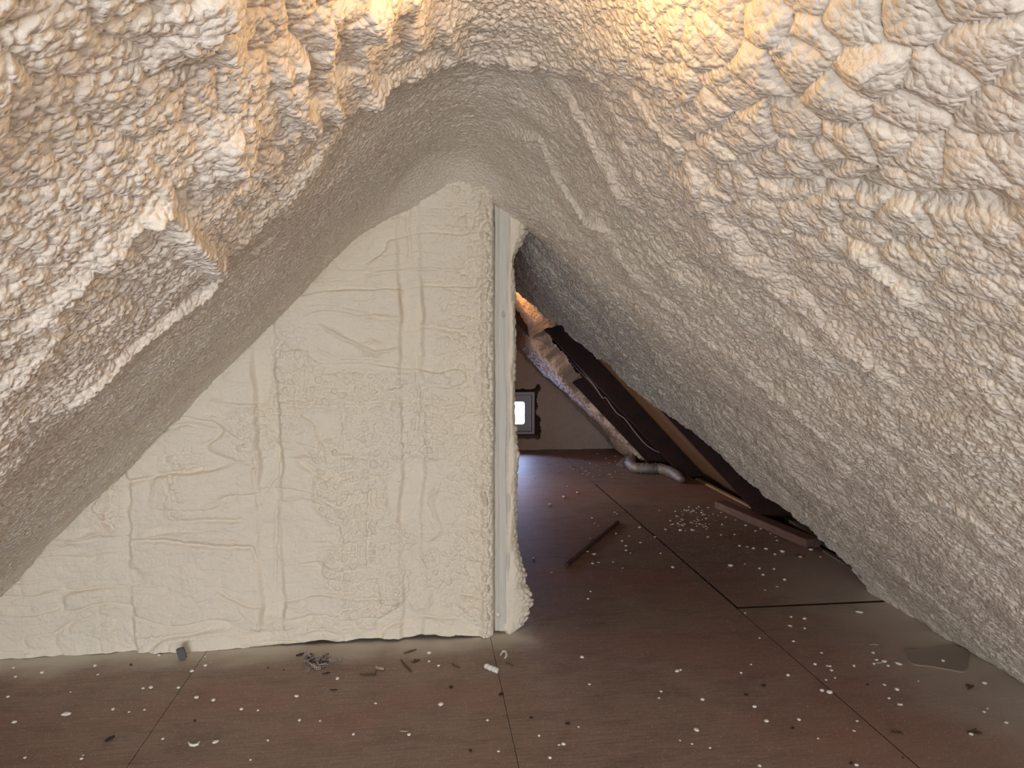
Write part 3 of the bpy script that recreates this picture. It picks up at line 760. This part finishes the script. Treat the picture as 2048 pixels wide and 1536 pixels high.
near_left = [(84, 1347, 9), (31, 1355, 7), (27, 1337, 6), (318, 1312, 8), (190, 1333, 8), (411, 1333, 9), (384, 1344, 9), (16, 1395, 7), (286, 1378, 7), (302, 1377, 10), (357, 1377, 8), (393, 1397, 10), (427, 1402, 10), (593, 1394, 9), (226, 1420, 8), (289, 1421, 6), (29, 1446, 10), (483, 1420, 9), (599, 1442, 8), (163, 1519, 8), (166, 1512, 5), (50, 1517, 7), (326, 1479, 7), (536, 1482, 6), (501, 1521, 6), (141, 1385, 4), (196, 1350, 5), (410, 1314, 4), (516, 1422, 6), (258, 1425, 5)]
near_mid = [(858, 1308, 10), (1164, 1316, 9), (1127, 1490, 9), (1118, 1491, 6), (1100, 1517, 9), (1078, 1473, 7), (975, 1442, 7), (818, 1471, 9), (707, 1470, 7), (997, 1504, 6), (1179, 1370, 6), (858, 1324, 6), (877, 1333, 7), (1322, 1384, 6), (1318, 1397, 5), (1354, 1344, 9), (1361, 1341, 6), (1384, 1489, 5), (1360, 1482, 5), (1420, 1497, 6), (1157, 1455, 5), (640, 1443, 5), (751, 1408, 6), (675, 1359, 9)]
near_right = [(1582, 1235, 6), (1609, 1239, 8), (1580, 1253, 7), (1609, 1258, 6), (1587, 1284, 6), (1519, 1277, 5), (1490, 1227, 5), (1643, 1307, 6), (1746, 1307, 7), (1753, 1322, 8), (1748, 1329, 7), (1776, 1333, 7), (1708, 1333, 7), (1630, 1330, 8), (1654, 1333, 6), (1660, 1334, 7), (1663, 1342, 7), (1576, 1352, 9), (1652, 1361, 6), (1670, 1357, 5), (1794, 1381, 10), (1769, 1371, 7), (1778, 1398, 7), (1509, 1415, 9), (1405, 1401, 9), (1533, 1444, 10), (1714, 1443, 6), (1708, 1463, 6), (1482, 1347, 6), (1969, 1368, 9), (2013, 1447, 9), (1968, 1425, 7), (1713, 1532, 9), (1519, 1533, 8), (1636, 1478, 5), (1393, 1462, 11), (1886, 1323, 8), (1502, 1330, 5), (1975, 1418, 5), (1837, 1363, 4)]
mid_open = [(1461, 1133, 10), (1490, 1129, 5), (1519, 1138, 6), (1548, 1139, 6), (1526, 1151, 7), (1569, 1161, 8), (1554, 1174, 5), (1530, 1181, 5), (1345, 1136, 8), (1565, 1105, 10), (1601, 1115, 9), (1550, 1110, 7), (1494, 1095, 7), (1507, 1098, 7), (1479, 1093, 7), (1532, 1099, 7), (1469, 1070, 5), (1442, 1071, 6), (1416, 1075, 5), (1384, 1061, 7), (1361, 1062, 8), (1365, 1052, 9), (1412, 1054, 6), (1522, 1059, 7), (1491, 1052, 6), (1511, 1063, 5), (1554, 1082, 6), (1541, 1068, 5), (1552, 1075, 5), (1641, 1115, 6), (1622, 1101, 9)]
stick_side = [(1128, 995, 7), (1100, 1010, 7), (1155, 986, 6), (1230, 1026, 6), (1235, 1029, 6), (1184, 1037, 5), (1189, 1048, 5), (1197, 1053, 5), (1232, 1068, 5), (1258, 1073, 5), (1182, 1079, 7), (1244, 1083, 5), (1252, 1093, 6), (1252, 1102, 6), (1261, 1107, 5), (1281, 1086, 5), (1175, 1104, 6), (1188, 1110, 9), (1185, 1128, 6), (1197, 1126, 6), (1226, 1125, 5), (1245, 1137, 5), (1067, 1117, 6), (1103, 1146, 5), (1181, 1184, 5), (1176, 1199, 6), (1279, 1056, 6), (1321, 1108, 5), (1310, 1075, 5), (1331, 1060, 6)]
for L_, lab, grp in ((near_left, 'small white foam crumb on the foreground plywood below the left part of the cream wall', 'foam crumbs on the left foreground floor'),
                     (near_mid, 'small white foam crumb on the foreground plywood below the wall end', 'foam crumbs on the centre foreground floor'),
                     (near_right, 'small white foam crumb on the dusty floor in front of the cross joint at right', 'foam crumbs on the right foreground floor')):
    for (x, y, d) in L_: put(rnd.choice(balls if rnd.random() < .75 else chunks), x, y, d, lab, 'foam crumb', grp, 'foam_crumb', rnd.uniform(1, 1.35))
for (x, y, d) in stick_side: put(rnd.choice(balls + dull), x, y, d, 'tiny foam crumb on the floor around the dark stick', 'foam crumb', 'foam crumbs around the stick', 'foam_crumb', rnd.uniform(1, 1.4))
LM = 'tiny foam crumb on the plywood beside the reddish board'
for (x, y, d) in mid_open: put(rnd.choice(balls + dull), x, y, d, LM, 'foam crumb', 'foam crumbs beside the reddish board', 'foam_crumb', rnd.uniform(1, 1.3))
n = 0
while n < 80:
    x = rnd.gauss(1385, 28); y = rnd.gauss(1038, 15)
    if y < 1012 or x > 1432 + (y - 1020) * 2.2 or x < 1300: continue
    put(rnd.choice(balls + dull), x, y, rnd.uniform(3, 5.5), LM, 'foam crumb', 'foam crumbs beside the reddish board', 'foam_crumb'); n += 1
LF = 'tiny foam crumb on the far floor between the small window and the silver duct'
n = 0
while n < 46:
    x = rnd.uniform(1050, 1255); y = rnd.gauss(935, 18)
    if y < 908 or y > 985: continue
    put(rnd.choice(dull), x, y, rnd.uniform(2.5, 4.5), LF, 'foam crumb', 'foam crumbs on the far floor', 'foam_crumb', 1.3); n += 1
# distinctive pieces
put(balls[0], 1644, 1383, 10, 'smaller of two touching white foam beads on the right foreground floor', 'foam bead', None, 'foam_bead', 1.1, 0)
put(balls[1], 1659, 1387, 13, 'larger of two touching white foam beads on the right foreground floor', 'foam bead', None, 'foam_bead', 1.15, 0)
put(balls[2], 1598, 1441, 9, 'round white foam bead alone at lower right, left-below the touching pair', 'foam bead', None, 'foam_bead', 1.0)
put(balls[3], 1800, 1410, 11, 'flat oval white foam bead on the dusty right floor, right-below the touching pair', 'foam bead', None, 'foam_bead', 1.3, 0, .6)
put(chunks[0], 882, 1411, 13, 'angular bright white foam chunk on the centre foreground floor', 'foam chunk', None, 'foam_chunk', 1.1)
put(chunks[1], 133, 1431, 14, 'curved white foam chip on the far left foreground floor', 'foam chip', None, 'foam_chip', 1.5, .2)
put(chunks[2], 431, 1486, 12, 'oblong white foam chip beside the crescent curl at lower left', 'foam chip', None, 'foam_chip', 1.3, .6)
put(chunks[3], 1797, 1329, 9, 'elongated white foam sliver at the right beside the smooth overspray patch', 'foam sliver', None, 'foam_sliver', 2.0, -.9)
put(chunks[1], 1769, 1325, 11, 'largest white foam chunk in the small heap beside the overspray patch', 'foam chunk', None, 'foam_chunk', 1.1)
put(chunks[2], 1719, 1226, 10, 'pale splintered chip below the cross joint near the right foam foot', 'foam chip', None, 'foam_chip', 1.7, -.7)
def small_tube(name, pxs, rpx, mat, label, cat, z=None, taper=True, seed=0, zs=None):
    P = []; 
    for i, (x, y) in enumerate(pxs):
        q = on_floor(x, y); dist = (q - CC) @ CF; r = rpx * dist / FPX
        P.append((q[0], q[1], r * (1.0 if zs is None else zs[i])))
    rr = [r * (.55 if taper and i in (0, len(P) - 1) else 1) for i in range(len(P))]
    rs = random.Random(seed)
    o = link(name, tube_mesh(name, P, rr, 10, True, lambda f, k, i: 1 + .12 * math.sin(i * 1.3 + k * 9 + seed), 5), mat)
    return tag(o, label, cat)
small_tube('foam_plug', [(972, 1337), (980, 1341), (988, 1344), (995, 1347)], 5.5, M['pellet'], 'short fat white foam plug lying beside the floor joint in front of the stud', 'foam plug', taper=False)
small_tube('foam_curl', [(1001, 1313), (1006, 1306), (1011, 1306), (1013, 1313), (1010, 1319)], 2.6, M['pellet'], 'small white curl of foam near the stud foot', 'foam curl')
small_tube('foam_curl', [(377, 1487), (381, 1492), (388, 1493), (395, 1491), (399, 1486)], 2.6, M['pellet'], 'crescent-shaped white foam curl at lower left', 'foam curl')
small_tube('splinter', [(807, 1308), (820, 1304), (833, 1300)], 1.6, M['twig'], 'thin brown splinter slanting just in front of the wall gap, upper of two there', 'splinter')
small_tube('splinter', [(802, 1321), (810, 1331), (818, 1339), (823, 1345)], 1.9, M['twig'], 'brown splinter with pale tip pointing down right below the upper splinter', 'splinter')
small_tube('splinter', [(904, 1328), (912, 1333), (920, 1337)], 1.5, M['twig'], 'short brown splinter right of the others, between wall and foam chunk', 'splinter')
small_tube('splinter', [(660, 1380), (668, 1381), (675, 1380)], 1.3, M['black'], 'tiny dark splinter below the grey fluff', 'splinter')
small_tube('splinter', [(645, 1349), (654, 1347), (661, 1346)], 1.5, M['black'], 'tiny dark splinter touching the lower edge of the grey fluff', 'splinter')
small_tube('splinter', [(592, 1313), (600, 1311), (608, 1308)], 2.2, M['black'], 'dark splinter just left of the grey fluff', 'splinter')
small_tube('splinter', [(210, 1485), (219, 1480), (229, 1475)], 3.2, M['black'], 'thick dark wood splinter on the lower left floor', 'splinter')
small_tube('splinter', [(799, 1463), (808, 1464), (817, 1464)], 1.5, M['tan'], 'pale straight splinter on the centre foreground floor', 'splinter')
small_tube('splinter', [(1012, 1327), (1020, 1329), (1028, 1333)], 1.4, M['twig'], 'small brown splinter right of the white foam plug', 'splinter')
small_tube('splinter', [(1738, 1291), (1748, 1290), (1757, 1291)], 1.4, M['tan'], 'faint tan splinter on the right floor above the small foam heap', 'splinter')
small_tube('splinter', [(1752, 1327), (1759, 1327), (1766, 1326)], 1.6, M['tan'], 'tan splinter stuck among the crumbs of the right foam heap', 'splinter')
small_tube('wood_chip', [(752, 1338), (760, 1340), (768, 1341)], 3.2, M['tan'], 'tan oblong wood chip just above the nail', 'wood chip', taper=False)
# nails
def nail(x0, y0, x1, y1, rpx, label, bend=0):
    A = on_floor(x0, y0); B = on_floor(x1, y1); dist = (A - CC) @ CF; r = rpx * dist / FPX
    Mx = (A + B) / 2
    root = bpy.data.objects.new('nail', None); COL.objects.link(root); root.location = (A[0], A[1], 0); tag(root, label, 'nail')
    dr = Vector(B) - Vector(A)
    P = [Vector((0, 0, r * 1.6)), dr * .5 + Vector((0, 0, r * (1.3 + bend))), dr + Vector((0, 0, r * .9))]
    link('shank', tube_mesh('shank', P, [r, r, r * .5], 10), M['rust'], root)
    d = dr.normalized(); c = Vector((0, 0, r * 2.0))
    link('head', tube_mesh('head', [c - d * r * .5, c, c + d * r * .5], r * 2.0, 14, sub=2), M['rust'], root)
nail(751, 1350, 719, 1350, 1.7, 'rusty nail lying flat on the floor with its head to the right')
nail(977, 1262, 1015, 1252, 1.5, 'bent dark nail lying at the foot of the pale end stud', 1.5)
# grey rubber-like chips against the wall
P = on_floor(364, 1318); P2 = on_y(362, 1295, P[1] - .0)
bm = bmesh.new(); add_box(bm, (0, 0, .026), (.030, .016, .052), Matrix.Rotation(-.22, 3, 'Y'), .003)
bmesh.ops.subdivide_edges(bm, edges=bm.edges[:], cuts=2)
rs = random.Random(2)
for v_ in bm.verts: v_.co += Vector([rs.uniform(-.001, .001) for _ in range(3)])
mz = min(v_.co.z for v_ in bm.verts)
for v_ in bm.verts: v_.co.z -= mz
o = link('grey_chip', bm_mesh('grey_chip', bm), M['grey_chip'], None, False); o.location = (P[0], P[1], 0); o.rotation_euler = (.25, 0, .2)
tag(o, 'dark grey rectangular chip standing on the floor against the cream wall foot', 'chip')
bm = bmesh.new(); add_box(bm, (0, 0, .008), (.018, .012, .016), None, .003); P = on_floor(418, 1299)
o = link('grey_chip', bm_mesh('grey_chip', bm), M['grey_chip'], None, False); o.location = (P[0], P[1], 0.0)
tag(o, 'tiny grey chip at the wall foot right of the standing rectangular one', 'chip')
# clump of fluff
def fluff():
    r = random.Random(8); base = on_floor(640, 1330); V = []; F = []
    for (x, y, d, n) in [(618, 1318, 12, 22), (630, 1322, 14, 30), (642, 1326, 14, 30), (622, 1334, 11, 20), (634, 1336, 12, 20), (650, 1318, 10, 16), (657, 1324, 9, 14), (646, 1332, 10, 16), (668, 1324, 6, 6), (676, 1323, 6, 5), (684, 1321, 4, 3), (612, 1326, 8, 9), (616, 1341, 7, 8)]:
        P = on_floor(x, y); k = ((P - CC) @ CF) / FPX; R = d * .62 * k
        for _ in range(n):
            c = Vector((P[0] - base[0] + r.gauss(0, .5) * R, P[1] - base[1] + r.gauss(0, .5) * R, abs(r.gauss(.55, .4)) * R))
            a = r.uniform(0, 6.28); el = r.uniform(-.6, .6); w = 1.5 * k; d_ = Vector((math.cos(a), math.sin(a), el)); pts = []
            for j in range(5):
                pts.append(c.copy()); c = c + d_ * R * .32; d_ = (d_ + Vector((r.gauss(0, .6), r.gauss(0, .6), r.gauss(0, .5)))).normalized(); c.z = max(c.z, .0012)
            b0 = len(V)
            for j, q in enumerate(pts):
                for a3 in (0, 2.09, 4.19): V.append((q.x + w * math.cos(a3), q.y + w * .5 * math.sin(a3), max(q.z + w * math.sin(a3), .0002)))
            for j in range(4):
                for m_ in range(3): F.append((b0 + j * 3 + m_, b0 + j * 3 + (m_ + 1) % 3, b0 + j * 3 + 3 + (m_ + 1) % 3, b0 + j * 3 + 3 + m_))
    me = bpy.data.meshes.new('fluff_clump'); me.from_pydata(V, [], F); me.update()
    o = link('fluff_clump', me, M['fluff']); o.location = (base[0], base[1], 0)
    return o
tag(fluff(), 'ragged grey-brown clump of old insulation fluff in front of the cream wall', 'fluff')
# thin skin of overspray lying on the floor at right
def skin():
    out = [(1806, 1302), (1822, 1298), (1850, 1300), (1885, 1292), (1920, 1293), (1940, 1305), (1938, 1325), (1932, 1345), (1900, 1341), (1860, 1334), (1830, 1331), (1815, 1322)]
    P = [on_floor(x, y) for x, y in out]; c = sum(P) / len(P); bm = bmesh.new(); rings = []
    n = len(P); Q = []
    for i in range(n):
        for t in (0, .25, .5, .75):
            a, b_, cc, d = P[i - 1], P[i], P[(i + 1) % n], P[(i + 2) % n]
            Q.append(.5 * ((2 * b_) + (cc - a) * t + (2 * a - 5 * b_ + 4 * cc - d) * t * t + (3 * b_ - a - 3 * cc + d) * t ** 3))
    for k, (f, z) in enumerate(((1, .0002), (.985, .003), (.96, .0042), (.9, .003), (.6, .0022), (.3, .0025))):
        rings.append([bm.verts.new((c[0] + (q[0] - c[0]) * f, c[1] + (q[1] - c[1]) * f, z)) for q in Q])
    for k in range(5):
        for i in range(len(Q)): bm.faces.new((rings[k][i], rings[k][(i + 1) % len(Q)], rings[k + 1][(i + 1) % len(Q)], rings[k + 1][i]))
    bm.faces.new(rings[-1]); bmesh.ops.recalc_face_normals(bm, faces=bm.faces[:])
    return link('foam_skin', bm_mesh('foam_skin', bm), M['skin'])
M['skin'] = plain('dusty_foam_skin', (.34, .285, .24), .4)
tag(skin(), 'flat rounded skin of dried overspray stuck to the floor near the right foam foot', 'foam skin')
# leaf-like dark litter
def litter(x, y, w_, label, seed, white=False):
    P = on_floor(x, y); dist = (P - CC) @ CF; k = dist / FPX; bm = bmesh.new(); r = random.Random(seed)
    for i in range(7):
        a = r.uniform(-.9, .6); L = r.uniform(.35, .8) * w_ * k; c = Vector((r.uniform(-.4, .4) * w_ * k, r.uniform(-.35, .35) * w_ * k, .0012 + .0012 * (i % 3)))
        add_box(bm, c, (L, 2.2 * k, .0016), Matrix.Rotation(a, 3, 'Z') @ Matrix.Rotation(r.uniform(-.12, .12), 3, 'Y'), .0)
    mz = min(v_.co.z for v_ in bm.verts)
    for v_ in bm.verts: v_.co.z -= mz
    o = link('litter', bm_mesh('litter', bm), M['twig'], None, False); o.location = (P[0], P[1], .0003); tag(o, label, 'litter'); return o
litter(1945, 1464, 26, 'tuft of dark shredded litter with a white crumb at the lower right corner', 1)
put(balls[1], 1942, 1470, 9, 'white foam crumb resting against the dark litter tuft at lower right', 'foam crumb', None, 'foam_crumb', 1.2)
litter(1941, 1374, 22, 'dark curled litter scrap near the right edge below the foam foot', 2)
litter(1793, 1467, 22, 'flattened dark brown litter mark left of the lower right tuft', 3)
litter(830, 1323, 16, 'small dark curled scrap right of the two splinters near the wall', 4)
litter(1600, 1113, 18, 'dark scrap among pale crumbs near the end of the reddish board', 5)
LD = 'small black speck of grit on the foreground floor'
for (x, y, d) in [(1135, 1448, 8), (1062, 1436, 6), (1002, 1390, 9), (902, 1375, 8), (941, 1502, 7), (1493, 1391, 8), (1527, 1372, 8), (1585, 1457, 8), (1702, 1527, 8), (390, 1442, 5), (1735, 1370, 6), (262, 1330, 6), (1805, 1516, 5), (568, 1340, 4), (536, 1336, 4)]:
    put(rnd.choice(blk), x, y, d, LD, 'speck', 'black grit specks', 'dark_speck', 1.5)
# fine dust of foam too small to count
def dust():
    r = random.Random(77); V = []; F = []
    k = 0
    while k < 5200:
        if k < 3600: x = r.uniform(-1.95, 2.2); y = r.uniform(1.5, 3.15)
        elif k < 4400: x = r.uniform(.5, 2.2); y = r.uniform(3.2, 6.4)
        else: x = r.gauss(1.75, .3); y = r.gauss(4.7, .5)
        if x > 2.2 - .0 or x < -1.9: continue
        if y > 3.1 and x < .5: continue
        if x > 1.85 and 2.4 < y < 3.15: continue
        s = r.choice((.0008, .001, .0013, .0018)) * (1 + (y > 3.2) * .8); a = r.uniform(0, 6.28); b = len(V)
        for j in range(4): V.append((x + s * math.cos(a + j * 1.571), y + s * math.sin(a + j * 1.571), .0001))
        V.append((x, y, s * .9))
        for j in range(4): F.append((b + j, b + (j + 1) % 4, b + 4))
        k += 1
    me = bpy.data.meshes.new('foam_dust'); me.from_pydata(V, [], F); me.update()
    return link('foam_dust', me, M['crumb_dull'], None, True)
tag(dust(), 'fine pale foam dust and grit scattered over the plywood floor', 'dust', None, 'stuff')
